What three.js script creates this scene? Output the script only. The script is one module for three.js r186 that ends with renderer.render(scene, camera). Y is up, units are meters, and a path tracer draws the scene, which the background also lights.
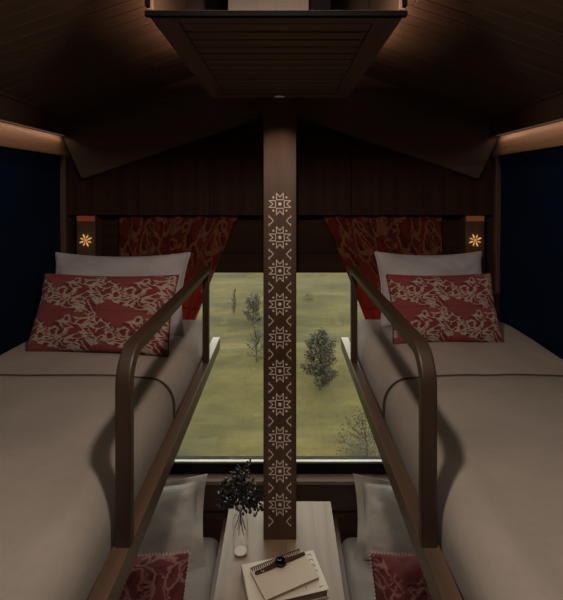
import * as THREE from 'three';
import { mergeGeometries, mergeVertices } from 'three/addons/utils/BufferGeometryUtils.js';
import { RoundedBoxGeometry } from 'three/addons/geometries/RoundedBoxGeometry.js';
import { RectAreaLightUniformsLib } from 'three/addons/lights/RectAreaLightUniformsLib.js';

// ------------------------------------------------------------------ camera, sky, lights, exposure
RectAreaLightUniformsLib.init();
const CY = 2.17;                                  // eye height over the compartment floor
const scene = new THREE.Scene();
const camera = new THREE.PerspectiveCamera(2 * Math.atan(300 / 460) * 180 / Math.PI, 563 / 600, 0.02, 400);
camera.position.set(0.015, CY, 0);
camera.lookAt(0.015, CY, -1);
camera.setViewOffset(563, 600, -2, 110, 563, 600);
const renderer = new THREE.WebGLRenderer({ antialias: true });
renderer.toneMapping = THREE.LinearToneMapping;
renderer.toneMappingExposure = 1.15;
renderer.shadowMap.enabled = true;
renderer.shadowMap.type = THREE.PCFSoftShadowMap;
scene.background = new THREE.Color().setRGB(0.86, 0.88, 0.78);      // even overcast sky
scene.backgroundIntensity = 1.9;
const LAMP = { x: 0.0, h: 0.42, z: 0.60, color: new THREE.Color().setRGB(1, 0.82, 0.66), power: 1.7 };
const pendantLight = new THREE.PointLight(LAMP.color, LAMP.power);
pendantLight.name = 'pendant_light';
pendantLight.position.set(LAMP.x, CY - LAMP.h, -LAMP.z);
pendantLight.shadow.radius = 1.6;
pendantLight.castShadow = true;
scene.add(pendantLight);
const PANEL = { w: 0.26, d: 0.7, h: 0.56, z: -0.3 };
const STRIP_FILL = 6.5;  // strength of the added strips under the frieze
const fillPanelLight = new THREE.RectAreaLight(new THREE.Color().setRGB(1, 0.86, 0.74), 6.0, PANEL.w, PANEL.d);  // added fill light, out of view, softening the interior shadows
fillPanelLight.name = 'fill_panel_light';
fillPanelLight.position.set(0, CY + PANEL.h - 0.012, -PANEL.z);
fillPanelLight.lookAt(0, 0, -PANEL.z);
scene.add(fillPanelLight);

// ------------------------------------------------------------------ helpers
function rng(seed) { let a = seed >>> 0; return () => { a |= 0; a = a + 0x6D2B79F5 | 0; let t = Math.imul(a ^ a >>> 15, 1 | a); t = t + Math.imul(t ^ t >>> 7, 61 | t) ^ t; return ((t ^ t >>> 14) >>> 0) / 4294967296; }; }
const hash = (x, y, s = 0) => { let h = Math.imul(x | 0, 374761393) + Math.imul(y | 0, 668265263) + Math.imul(s | 0, 974711) | 0; h = Math.imul(h ^ h >>> 13, 1274126177); return ((h ^ h >>> 16) >>> 0) / 4294967296; };
const sm = (t) => t * t * (3 - 2 * t);
function vnoise(x, y, px = 1e9, py = 1e9, s = 0) {           // value noise, periodic if asked
  const x0 = Math.floor(x), y0 = Math.floor(y), fx = sm(x - x0), fy = sm(y - y0);
  const w = (a, p) => p < 1e8 ? ((a % p) + p) % p : a;
  const a = hash(w(x0, px), w(y0, py), s), b = hash(w(x0 + 1, px), w(y0, py), s), c = hash(w(x0, px), w(y0 + 1, py), s), d = hash(w(x0 + 1, px), w(y0 + 1, py), s);
  return a + (b - a) * fx + (c - a) * fy + (a - b - c + d) * fx * fy;
}
const clamp = (x, a = 0, b = 1) => Math.min(b, Math.max(a, x));
const lerp = (a, b, t) => a + (b - a) * t;
const used = {};
function numbered(n) { used[n] = (used[n] ?? -1) + 1; return used[n] ? n + '_' + String(used[n]).padStart(3, '0') : n; }
const P = (x, h, z) => new THREE.Vector3(x, CY - h, -z);      // h metres below the eye, z metres ahead
function shade(m) { m.castShadow = m.receiveShadow = true; return m; }
function thing(name, label, category, pos, group) {
  const o = new THREE.Group(); o.name = numbered(name); o.position.copy(pos); scene.add(o);
  o.userData = { label, category }; if (group) o.userData.group = group;
  return o;
}
function structure(name, pos = new THREE.Vector3()) { const o = new THREE.Group(); o.name = name; o.position.copy(pos); o.userData = { kind: 'structure' }; scene.add(o); return o; }
function part(name, geo, mat, parent, label) {                // geometry in world metres; moved into the parent's frame
  const p = new THREE.Vector3(); let q = parent; while (q) { p.add(q.position); q = q.parent; }
  geo.translate(-p.x, -p.y, -p.z);
  return local(name, geo, mat, parent, label);
}
function local(name, geo, mat, parent, label) {
  const m = shade(new THREE.Mesh(geo, mat)); m.name = numbered(name); parent.add(m); if (label) m.userData.label = label;
  return m;
}
function single(name, geo, mat, label, category, group) {
  const m = shade(new THREE.Mesh(geo, mat)); m.name = numbered(name); scene.add(m);
  m.userData = { label, category }; if (group) m.userData.group = group; return m;
}
// uv in metres, v along the grain axis
function woodUV(g, grain = 2, ou = 0, ov = 0) {
  const p = g.attributes.position, n = g.attributes.normal, uv = new Float32Array(p.count * 2), A = [0, 0, 0], N = [0, 0, 0];
  for (let i = 0; i < p.count; i++) {
    A[0] = p.getX(i); A[1] = p.getY(i); A[2] = p.getZ(i); N[0] = Math.abs(n.getX(i)); N[1] = Math.abs(n.getY(i)); N[2] = Math.abs(n.getZ(i));
    let d = N[0] > N[1] ? (N[0] > N[2] ? 0 : 2) : (N[1] > N[2] ? 1 : 2), o = [0, 1, 2].filter((k) => k !== d);
    const vk = d === grain ? o[1] : grain, uk = d === grain ? o[0] : o.find((k) => k !== grain);
    uv[2 * i] = A[uk] + ou; uv[2 * i + 1] = A[vk] + ov;
  }
  g.setAttribute('uv', new THREE.BufferAttribute(uv, 2)); return g;
}
function box(x0, x1, h0, h1, z0, z1, { r = 0.002, grain, ou = 0, ov = 0, seg = 1 } = {}) {
  const w = Math.abs(x1 - x0), hh = Math.abs(h1 - h0), d = Math.abs(z1 - z0);
  r = Math.min(r, w * 0.45, hh * 0.45, d * 0.45);
  const g = r > 0 ? new RoundedBoxGeometry(w, hh, d, seg, r) : new THREE.BoxGeometry(w, hh, d);
  const c = P((x0 + x1) / 2, (h0 + h1) / 2, (z0 + z1) / 2); g.translate(c.x, c.y, c.z);
  if (grain === undefined) grain = w >= hh && w >= d ? 0 : hh >= d ? 1 : 2;
  return woodUV(g, grain, ou, ov);
}
function prep(g) { const n = g.index ? g.toNonIndexed() : g; for (const k of Object.keys(n.attributes)) if (!['position', 'normal', 'uv'].includes(k)) n.deleteAttribute(k); return n; }
const merge = (l) => mergeGeometries(l.map(prep));
// grid surface fn(u,v)->Vector3 given thickness t (both faces and a rim)
function slab(fn, nu, nv, t, uvScale) {
  const pos = [], uv = [], idx = [], e = 1e-3, N = (nu + 1) * (nv + 1);
  const pts = [], nor = [];
  for (let j = 0; j <= nv; j++) for (let i = 0; i <= nu; i++) {
    const u = i / nu, v = j / nv, p = fn(u, v);
    const a = fn(Math.min(1, u + e), v).sub(fn(Math.max(0, u - e), v)), b = fn(u, Math.min(1, v + e)).sub(fn(u, Math.max(0, v - e)));
    pts.push(p); nor.push(a.cross(b).normalize());
  }
  for (const s of [0, 1]) for (let k = 0; k < N; k++) { const p = pts[k].clone().addScaledVector(nor[k], -s * t); pos.push(p.x, p.y, p.z); const i = k % (nu + 1), j = Math.floor(k / (nu + 1)); uv.push(i / nu * uvScale[0], j / nv * uvScale[1]); }
  const at = (i, j, s) => s * N + j * (nu + 1) + i;
  for (let j = 0; j < nv; j++) for (let i = 0; i < nu; i++) {
    idx.push(at(i, j, 0), at(i + 1, j, 0), at(i + 1, j + 1, 0), at(i, j, 0), at(i + 1, j + 1, 0), at(i, j + 1, 0));
    idx.push(at(i, j, 1), at(i + 1, j + 1, 1), at(i + 1, j, 1), at(i, j, 1), at(i, j + 1, 1), at(i + 1, j + 1, 1));
  }
  const rim = (a, b) => { const [i0, j0] = a, [i1, j1] = b; idx.push(at(i0, j0, 0), at(i0, j0, 1), at(i1, j1, 1), at(i0, j0, 0), at(i1, j1, 1), at(i1, j1, 0)); };
  for (let i = 0; i < nu; i++) { rim([i, 0], [i + 1, 0]); rim([i + 1, nv], [i, nv]); }
  for (let j = 0; j < nv; j++) { rim([nu, j], [nu, j + 1]); rim([0, j + 1], [0, j]); }
  const g = new THREE.BufferGeometry();
  g.setAttribute('position', new THREE.Float32BufferAttribute(pos, 3)); g.setAttribute('uv', new THREE.Float32BufferAttribute(uv, 2)); g.setIndex(idx); g.computeVertexNormals(); return g;
}
function tube(points, r, n = 24, m = 8) { return new THREE.TubeGeometry(new THREE.CatmullRomCurve3(points), n, r, m, false); }

// ------------------------------------------------------------------ textures and materials
function dataTex(w, h, fn, srgb, repeat) {
  const d = new Uint8Array(w * h * 4);
  for (let y = 0; y < h; y++) for (let x = 0; x < w; x++) { const c = fn(x / w, y / h, x, y), o = (y * w + x) * 4; d[o] = c[0]; d[o + 1] = c[1]; d[o + 2] = c[2]; d[o + 3] = 255; }
  const t = new THREE.DataTexture(d, w, h); t.wrapS = t.wrapT = THREE.RepeatWrapping; t.magFilter = THREE.LinearFilter; t.minFilter = THREE.LinearMipmapLinearFilter; t.generateMipmaps = true;
  if (srgb) t.colorSpace = THREE.SRGBColorSpace; if (repeat) t.repeat.set(...repeat); t.needsUpdate = true; return t;
}
const toS = (x) => Math.round(255 * clamp(x <= 0.0031308 ? 12.92 * x : 1.055 * Math.pow(x, 1 / 2.4) - 0.055));
// grain value: streaks long in v, with slow waves; one tile = 0.6 m x 1.6 m
function grain(u, v, s) {
  const wob = (vnoise(u * 4, v * 3, 4, 3, s) - 0.5) * 0.05, uu = u + wob;
  let g = 0.5 * vnoise(uu * 26, v * 3, 26, 3, s + 1) + 0.3 * vnoise(uu * 80, v * 6, 80, 6, s + 2) + 0.2 * vnoise(uu * 220, v * 14, 220, 14, s + 3);
  const ring = Math.abs(((uu * 9 + 0.8 * vnoise(u * 5, v * 2, 5, 2, s + 4)) % 1) - 0.5) * 2;
  return clamp(0.75 * g + 0.25 * ring);
}
function woodMaps(a, b, s) {
  const map = dataTex(512, 768, (u, v) => { const g = grain(u, v, s); return [0, 1, 2].map((k) => toS(lerp(a[k], b[k], g))); }, true, [1 / 0.6, 1 / 1.6]);
  const bump = dataTex(512, 768, (u, v) => { const g = 255 * grain(u, v, s); return [g, g, g]; }, false, [1 / 0.6, 1 / 1.6]);
  return { map, bumpMap: bump };
}
function wood(maps, tint, rough, bump = 0.0006, extra = {}) { return new THREE.MeshPhysicalMaterial({ ...maps, color: tint, roughness: rough, bumpScale: bump, ...extra }); }
const darkW = woodMaps([0.040, 0.0215, 0.0135], [0.098, 0.056, 0.036], 11);
const midW = woodMaps([0.075, 0.042, 0.026], [0.17, 0.10, 0.066], 23);
const paleW = woodMaps([0.23, 0.17, 0.125], [0.47, 0.375, 0.295], 37);
const C = (r, g = r, b = r) => new THREE.Color().setRGB(r, g, b);
const M = {
  plank: [0.9, 1.0, 1.12, 0.98].map((k) => wood(darkW, C(k), 0.55, 0.0008)),
  dark: wood(darkW, C(0.85), 0.55),
  casing: wood(darkW, C(0.4, 0.36, 0.34), 0.7),
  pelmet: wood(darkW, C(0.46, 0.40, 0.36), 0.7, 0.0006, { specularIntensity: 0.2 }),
  frame: wood(darkW, C(1.25, 1.2, 1.15), 0.42),
  board: wood(midW, C(0.78, 0.82, 0.84), 0.42),
  rail: wood(midW, C(0.34, 0.325, 0.32), 0.45),
  pillar: wood(midW, C(0.62, 0.56, 0.52), 0.5),
  slat: wood(midW, C(1.0, 0.96, 0.92), 0.55),
  table: wood(paleW, C(0.76, 0.665, 0.575), 0.3, 0.0004),
  pale: wood(paleW, C(0.95, 0.82, 0.68), 0.45),
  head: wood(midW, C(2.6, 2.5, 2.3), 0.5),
  sill: wood(paleW, C(0.5, 0.46, 0.42), 0.4),
  black: new THREE.MeshPhysicalMaterial({ color: C(0.002), roughness: 0.8, specularIntensity: 0.03 }),
  blackMetal: new THREE.MeshStandardMaterial({ color: C(0.015), roughness: 0.35, metalness: 0.6 }),
  darkPaint: new THREE.MeshPhysicalMaterial({ color: C(0.007, 0.0055, 0.0045), roughness: 0.7, specularIntensity: 0.2 }),
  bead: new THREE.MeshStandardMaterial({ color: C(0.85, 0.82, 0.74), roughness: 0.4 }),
  inlay: new THREE.MeshStandardMaterial({ color: C(0.8, 0.70, 0.62), roughness: 0.5 }),
  glass: new THREE.MeshPhysicalMaterial({ color: C(1), roughness: 0.0, transmission: 1, thickness: 0, ior: 1.45 }),
};
const weaveBump = dataTex(256, 256, (u, v, x, y) => { const w = (Math.sin(u * Math.PI * 2 * 32) * 0.5 + 0.5) * ((x >> 2) % 2 ? 0.8 : 1) * 0.5 + (Math.sin(v * Math.PI * 2 * 32) * 0.5 + 0.5) * 0.5; const g = 255 * clamp(0.6 * w + 0.4 * hash(x, y, 5)); return [g, g, g]; }, false, [14, 14]);
const cloudTone = dataTex(256, 256, (u, v) => { const n = 0.5 * vnoise(u * 5, v * 5, 5, 5, 3) + 0.3 * vnoise(u * 12, v * 12, 12, 12, 4) + 0.2 * vnoise(u * 60, v * 60, 60, 60, 8); const g = 255 * (0.86 + 0.14 * n); return [g, g, g]; }, true, [1.2, 1.2]);
function cloth(c, rough = 0.95, extra = {}) { return new THREE.MeshPhysicalMaterial({ color: c, map: cloudTone, roughness: rough, bumpMap: weaveBump, bumpScale: 0.0005, sheen: 0.25, sheenColor: C(0.5), sheenRoughness: 0.6, ...extra }); }
M.spread = cloth(C(0.375, 0.335, 0.30));
M.sheet = cloth(C(0.45, 0.395, 0.365));
M.pillow = cloth(C(0.56, 0.54, 0.59));
M.linen = cloth(C(0.56, 0.53, 0.485));
M.seat = cloth(C(0.40, 0.38, 0.355));
M.foldShade = cloth(C(0.06, 0.05, 0.045));
M.navy = cloth(C(0.002, 0.010, 0.034), 0.95, { sheen: 0, specularIntensity: 0.15 });
M.stitch = cloth(C(0.75, 0.62, 0.56));
// flame-patterned red cloth: jagged cream ridges and rings on two reds
function ikatTex(seed, thick, cream, reds) {
  const rings = [[.22, .36, .07], [.40, .52, .062], [.70, .30, .06], [.84, .72, .065], [.56, .80, .05]];
  const hill = (u, v) => (v - 0.80) > 0.9 * Math.abs(u - 0.30) - 0.20 || (v < 0.24 - 0.5 * Math.abs(u - 0.12)) || (v > 0.86 && u > 0.6 && u < 0.8);
  return dataTex(512, 384, (u, v, x, y) => {
    const jag = (hash(y / 7 | 0, x / 40 | 0, seed) - 0.5) * 0.03, w = (vnoise(u * 7, v * 7, 7, 7, seed) - 0.5) * 0.11, w2 = (vnoise(u * 7, v * 7, 7, 7, seed + 5) - 0.5) * 0.13;
    const a = ((u + w + jag) % 1 + 1) % 1, b = ((v + w2) % 1 + 1) % 1;
    const f1 = (p, q) => vnoise((p + q) * 6, (p - q + 3) * 9, 6, 9, seed + 20) - 0.5, f2 = (p, q) => vnoise((p + q) * 9, (q - p + 3) * 5, 9, 5, seed + 30) - 0.5, e = 0.004;
    const line1 = (f) => { const c = f(a, b); return Math.abs(c) / Math.max(2.2, Math.hypot(f(a + e, b) - c, (f(a, b + e) - c)) / e); };
    const vary = 0.55 + 0.9 * vnoise(u * 16, v * 16, 16, 16, seed + 40);
    let d = Math.min(line1(f1) - 0.017 * thick * vary, line1(f2) - 0.014 * thick * vary); const H = hill(a, b);
    if (H) d = Math.max(d, 0.03);
    for (const [x0, y0, r] of rings) { const q = Math.hypot(a - x0, (b - y0) * 0.75); d = q < r ? Math.max(d, 0.02) : d; d = Math.min(d, Math.abs(q - r) - 0.017 * thick); }
    const stripe = (((a - b) * 4 + 8) % 1) < 0.4;
    const c = reds[H ? 0 : stripe ? 2 : 1], k = clamp(0.5 - d * 90), th = 0.82 + 0.3 * hash(x, y >> 1, 3), line = u < 0.012 || v < 0.012 ? 0.55 : 1;
    return [0, 1, 2].map((q) => toS(lerp(c[q], cream[q], k) * th * line));
  }, true);
}
const REDS = [[0.25, 0.052, 0.055], [0.21, 0.034, 0.040], [0.145, 0.017, 0.023]];
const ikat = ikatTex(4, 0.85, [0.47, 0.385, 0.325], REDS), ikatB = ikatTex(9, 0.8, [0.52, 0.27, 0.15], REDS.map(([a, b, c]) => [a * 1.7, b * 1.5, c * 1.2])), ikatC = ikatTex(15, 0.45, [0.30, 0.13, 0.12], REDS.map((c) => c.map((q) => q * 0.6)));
M.ikat = cloth(C(0.95), 0.9, { map: ikat });
M.curtain = cloth(C(0.9, 0.8, 0.7), 1, { map: ikatB, transmission: 0.7, thickness: 0, sheen: 0, specularIntensity: 0.2, side: THREE.DoubleSide });
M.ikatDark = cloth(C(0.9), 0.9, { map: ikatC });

// ------------------------------------------------------------------ the setting: shell
const WX = 1.06, ZB = 2.40, ZF = -0.75, APEX = 0.69, PITCH = 0.34;
const floor = single('floor', box(-WX - 0.1, WX + 0.1, CY, CY + 0.06, ZF - 0.1, ZB + 0.12, { grain: 2 }), M.dark); floor.userData = { kind: 'structure' };
const ceilH = (x) => APEX - PITCH * Math.abs(x);      // height of the boards over the eye
{ // ceiling: two slabs with tongue boards under them
  const c = structure('ceiling');
  const ang = Math.atan(PITCH), L = (WX + 0.06) / Math.cos(ang);
  for (const s of [-1, 1]) {
    const g = new THREE.BoxGeometry(L, 0.05, ZB - ZF + 0.2); g.translate(s * L / 2, 0.025 + 0.013, 0); g.rotateZ(-s * ang); g.translate(0, CY + APEX, -(ZB + ZF) / 2);
    part('ceiling_slab', woodUV(g, 0), M.darkPaint, c);
  }
  const R = rng(5), W = 0.0635, full = 1.06 / Math.cos(ang), gap = 0.0028, cache = {};
  for (const s of [-1, 1]) for (let z = 2.21, row = 0; z > ZF; z -= W, row++) {
    const cut = [0.38, 0.62, 0.5, 0.74, 0.27][(row * 3 + (s > 0 ? 1 : 0)) % 5] * full;
    for (const [a, b] of [[0.004, cut - 0.0008], [cut + 0.0008, full]]) {
      const key = (b - a).toFixed(3) + (row % 3);
      const g = cache[key] ??= woodUV(new RoundedBoxGeometry(b - a, 0.013, W - gap, 1, 0.0014), 0, (row % 3) * 0.23 + R(), R() * 1.3);
      const m = shade(new THREE.Mesh(g, M.plank[Math.floor(R() * 4)])); m.name = numbered('ceiling_plank');
      m.rotation.z = -s * ang; const mid = (a + b) / 2;
      m.position.set(s * mid * Math.cos(ang) + s * Math.sin(ang) * 0.0065, CY + APEX - mid * Math.sin(ang) + 0.0065 * Math.cos(ang) , -(z - W / 2)); c.add(m);
    }
  }
}
{ // wall behind the camera
  const w = structure('wall_front'); part('wall_panel', box(-WX - 0.1, WX + 0.1, -0.75, CY, ZF - 0.08, ZF, { r: 0 }), M.dark, w);
}
for (const s of [-1, 1]) {
  const side = s < 0 ? 'left' : 'right', w = structure('wall_' + side), X = (x) => s * x;
  const z0 = 0.1, z1 = 2.245, hTop = -0.165, hBot = 0.95;          // window opening in the wall
  part('wall_panel', box(X(WX), X(WX + 0.1), -0.45, hTop, ZF, ZB + 0.1, { r: 0, grain: 2 }), M.dark, w);
  part('wall_panel', box(X(WX), X(WX + 0.1), hBot, CY, ZF, ZB + 0.1, { r: 0, grain: 2 }), M.dark, w);
  part('wall_panel', box(X(WX), X(WX + 0.1), hTop, hBot, ZF, z0, { r: 0, grain: 1 }), M.dark, w);
  part('wall_panel', box(X(WX), X(WX + 0.1), hTop, hBot, z1, ZB + 0.1, { r: 0, grain: 1 }), M.dark, w);
  const t = structure(s < 0 ? 'trim_1' : 'trim_2');
  part('cornice_strip', box(X(1.0), X(WX + 0.002), -0.356, -0.346, ZF, 2.209, { r: 0.004 }), M.board, t);
  part('window_head_board', box(X(1.05), X(WX + 0.001), -0.26, -0.165, z0 - 0.06, 2.3, { r: 0.004 }), M.head, t, 'light wood board over the side window');
  part('frieze_board', box(X(1.012), X(WX + 0.001), -0.346, -0.258, ZF, 2.209, { r: 0.003 }), M.dark, t);
  part('light_strip', box(X(1.022), X(1.03), -0.259, -0.2565, 0.2, 2.18, { r: 0.0006 }), new THREE.MeshStandardMaterial({ color: C(0.6), emissive: C(1, 0.66, 0.42), emissiveIntensity: 0.05, roughness: 0.5 }), t, 'added thin warm strip under the frieze brightening the board');  // added strip, put in to brighten the head board
  const stripFill = new THREE.RectAreaLight(C(1, 0.74, 0.53), STRIP_FILL, 1.98, 0.008); stripFill.name = 'added_frieze_fill'; stripFill.position.copy(P(X(1.026), -0.255, 1.2)); stripFill.up.set(0, 0, 1); scene.add(stripFill); stripFill.lookAt(X(1.046), CY + 0.198, -1.2); stripFill.rotateZ(Math.PI / 2);
  const win = structure(s < 0 ? 'window_2' : 'window_3');
  part('jamb', box(X(1.05), X(WX + 0.06), -0.165, 0.75, z1 - 0.004, z1 + 0.016, { grain: 1 }), M.board, win);
  part('jamb', box(X(1.05), X(WX + 0.06), -0.165, 0.75, z0 - 0.016, z0 + 0.004, { grain: 1 }), M.board, win);
  part('jamb', box(X(1.056), X(WX + 0.002), -0.165, 0.75, z1 + 0.018, z1 + 0.04, { grain: 1 }), M.dark, win);
  part('window_pane', box(X(WX + 0.075), X(WX + 0.081), hTop, hBot, z0, z1, { r: 0 }), M.glass, win);
  part('outer_shutter', box(X(WX + 0.085), X(WX + 0.1), hTop, hBot, z0, z1, { r: 0 }), M.black, win);
  // roller blind
  const b = thing('roller_blind', s < 0 ? 'navy blue roller blind pulled down over the left side window' : 'navy blue roller blind pulled down over the right side window', 'blind', P(X(WX + 0.012), hBot, 1.2), 'roller blinds on the side windows');
  part('blind_cloth', slab((u, v) => P(X(WX + 0.012 + 0.002 * Math.sin(v * 9)), lerp(hTop + 0.002, hBot - 0.03, v), s > 0 ? lerp(z1 - 0.006, z0 + 0.006, u) : lerp(z0 + 0.006, z1 - 0.006, u)), 20, 12, 0.0015, [2, 1]), M.navy, b);
  part('bottom_bar', box(X(WX + 0.006), X(WX + 0.02), hBot - 0.035, hBot - 0.012, z0 + 0.01, z1 - 0.01), M.blackMetal, b);
}
// wall with the picture window
const OX = 0.9, OT = 0.42, OB = 1.40;
{
  const w = structure('wall_back');
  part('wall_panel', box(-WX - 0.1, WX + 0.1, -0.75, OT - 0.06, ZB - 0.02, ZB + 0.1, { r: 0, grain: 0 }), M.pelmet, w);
  part('wall_panel', box(-WX - 0.1, WX + 0.1, OB + 0.06, CY, ZB - 0.06, ZB + 0.1, { r: 0, grain: 0 }), M.dark, w);
  for (const s of [-1, 1]) part('wall_panel', box(s * OX, s * (WX + 0.1), OT - 0.06, OB + 0.06, ZB - 0.02, ZB + 0.1, { r: 0, grain: 1 }), M.dark, w);
  const win = structure('window_1');
  part('window_frame', box(-OX - 0.05, OX + 0.05, 0.325, 0.424, 2.355, 2.42, { r: 0.003 }), M.pelmet, win);
  part('window_frame', box(-OX, OX, 1.404, 1.458, 2.36, 2.43, { r: 0.003 }), M.darkPaint, win);
  for (const s of [-1, 1]) part('window_frame', box(s * (OX - 0.05), s * (OX + 0.02), OT, 1.406, 2.36, 2.43, { grain: 1 }), M.darkPaint, win);
  part('glazing_bead', box(-OX + 0.05, OX - 0.05, 1.400, 1.409, 2.372, 2.391, { r: 0.002 }), M.bead, win, 'pale bead along the bottom of the pane');
  part('window_pane', box(-OX + 0.045, OX - 0.045, OT, 1.406, 2.392, 2.398, { r: 0 }), M.glass, win);
  part('window_sill', box(-1.06, 1.06, 1.456, 1.478, 2.30, 2.362, { r: 0.004 }), M.sill, win);
  part('sill_apron', box(-1.06, 1.06, 1.476, 1.62, 2.318, 2.345, { r: 0.003 }), M.dark, win);
  // gable bulkhead in two halves and the panel behind it
  const b = structure('trim_3');
  for (const s of [-1, 1]) {
    const sh = new THREE.Shape([[0.0015, APEX], [1.06, APEX - PITCH * 1.06], [1.058, 0.278], [0.955, 0.058], [0.94, 0.06], [0.0015, 0.386]].map(([x, y]) => new THREE.Vector2(s * x, y)));
    const g = new THREE.ExtrudeGeometry(sh, { depth: 0.06, bevelEnabled: true, bevelSize: 0.002, bevelThickness: 0.002, bevelSegments: 1 }); g.translate(0, CY, -2.275);
    part('gable_panel', woodUV(g, 0, s * 0.3, 0.2), M.dark, b);
  }
  const p = structure('trim_4');
  const wd = 0.3525;
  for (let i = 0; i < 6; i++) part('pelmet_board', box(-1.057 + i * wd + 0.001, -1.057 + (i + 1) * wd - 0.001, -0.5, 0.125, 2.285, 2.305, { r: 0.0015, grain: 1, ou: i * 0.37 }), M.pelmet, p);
}
// ------------------------------------------------------------------ hanging ceiling rack with a slatted underside
{
  const t = thing('ceiling_rack', 'dark slatted wooden box hung under the ridge of the ceiling', 'rack', P(0, -0.36, 1.37));
  const z0 = 0.94, z1 = 1.80, X = 0.265, h = -0.36;
  part('side_rim', box(-X, -X + 0.056, h - 0.008, h, z0, z1), M.slat, t); part('side_rim', box(X - 0.056, X, h - 0.008, h, z0, z1), M.slat, t);
  part('end_rim', box(-X + 0.056, X - 0.056, h - 0.008, h, z0, z0 + 0.056), M.slat, t); part('end_rim', box(-X + 0.056, X - 0.056, h - 0.008, h, z1 - 0.075, z1), M.slat, t);
  const a = z0 + 0.058, n = 13, w = (z1 - 0.077 - a) / n;
  for (let i = 0; i < n; i++) part('slat', box(-X + 0.057, X - 0.057, h - 0.0075, h - 0.0015, a + i * w + 0.004, a + (i + 1) * w - 0.004, { r: 0.003, ou: i * 0.21 }), M.slat, t);
  part('base_board', box(-X + 0.01, X - 0.01, h - 0.012, h - 0.008, z0 + 0.01, z1 - 0.01), M.dark, t);
  part('front_rail', box(-X, X, h - 0.002, h + 0.009, z0 - 0.014, z0 - 0.0005, { r: 0.001 }), M.black, t, 'black front rail');
  for (const s of [-1, 1]) {
    part('front_stile', box(s * X, s * (X - 0.008), -0.57, h - 0.012, z0 - 0.014, z0 - 0.0005, { r: 0.001, grain: 1 }), M.black, t, 'black front stile');
    part('side_panel', box(s * X, s * (X - 0.014), -0.5, h - 0.008, 1.285, z1, { grain: 2 }), M.slat, t);
    part('side_panel', box(s * X, s * (X - 0.014), -0.596, h - 0.008, z0, 1.284, { grain: 2 }), M.slat, t);
  }
  for (const s of [-1, 1]) {       // light strip along the top of each side, washing the ceiling boards
    part('hanger', box(s * (X - 0.002), s * (X - 0.012), -0.6, -0.5, z0 + 0.02, z0 + 0.04, { grain: 1 }), M.black, t);
    part('hanger', box(s * (X - 0.002), s * (X - 0.012), -0.6, -0.5, z1 - 0.04, z1 - 0.02, { grain: 1 }), M.black, t);
    part('light_strip', box(s * (X - 0.018), s * (X - 0.03), -0.494, -0.486, 1.31, 1.76, { r: 0.001 }), new THREE.MeshStandardMaterial({ color: C(0.8), emissive: C(1, 0.62, 0.4), emissiveIntensity: 0.4, roughness: 0.5 }), t, 'thin warm light strip');
    const ul = new THREE.RectAreaLight(C(1, 0.62, 0.42), 130, 0.46, 0.012); ul.name = 'rack_strip_light';
    ul.position.copy(P(s * (X - 0.024), -0.498, 1.53)); ul.up.set(0, 0, 1); scene.add(ul);
    ul.lookAt(s * (X + 0.25), CY + 0.498 + 0.35, ul.position.z);
    ul.rotateZ(Math.PI / 2);
  }
  part('back_panel', box(-X + 0.014, X - 0.014, -0.55, h - 0.012, z1 - 0.02, z1 - 0.005), M.slat, t);
  // inside: an air duct casing with a dark mouth beside it
  part('inner_casing', box(-0.105, 0.07, -0.56, h - 0.012, z0 + 0.05, z0 + 0.3, { grain: 1 }), M.casing, t);
  part('inner_post', box(0.072, 0.115, -0.58, h - 0.012, z0 + 0.03, z0 + 0.08, { grain: 1 }), M.black, t);
  part('inner_post', box(-0.165, -0.118, -0.58, h - 0.012, z0 + 0.2, z0 + 0.25, { grain: 1 }), M.black, t);
  part('added_baffle', box(-0.2505, 0.2505, -0.596, h - 0.012, 1.27, 1.284), M.casing, t);  // added board screening off the brightly lit inside of the rack
  // small downlight in the end rim, beside the pillar
  const ring = new THREE.TorusGeometry(0.024, 0.003, 8, 28); ring.rotateX(Math.PI / 2); ring.translate(0, CY - h - 0.0, -(z1 - 0.036));
  const dl = thing('downlight', 'small round downlight let into the rack beside the pillar', 'light', P(0, h, z1 - 0.036));
  part('trim_ring', ring, M.blackMetal, dl);
  const disc = new THREE.CylinderGeometry(0.0215, 0.0215, 0.003, 28); disc.translate(0, CY - h + 0.0, -(z1 - 0.036));
  part('lens', disc, new THREE.MeshStandardMaterial({ color: C(0.1), emissive: C(1, 0.7, 0.45), emissiveIntensity: 0.04, roughness: 0.4 }), dl);
  const sp = new THREE.SpotLight(C(1, 0.66, 0.42), 0.3, 0, 0.9, 0.8); sp.name = 'downlight_beam'; sp.castShadow = true; sp.position.copy(P(0, h + 0.006, z1 - 0.036)); sp.target.position.copy(P(0.0, 0.8, z1 + 0.1)); scene.add(sp, sp.target); dl.userData.note = undefined;
}
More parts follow.
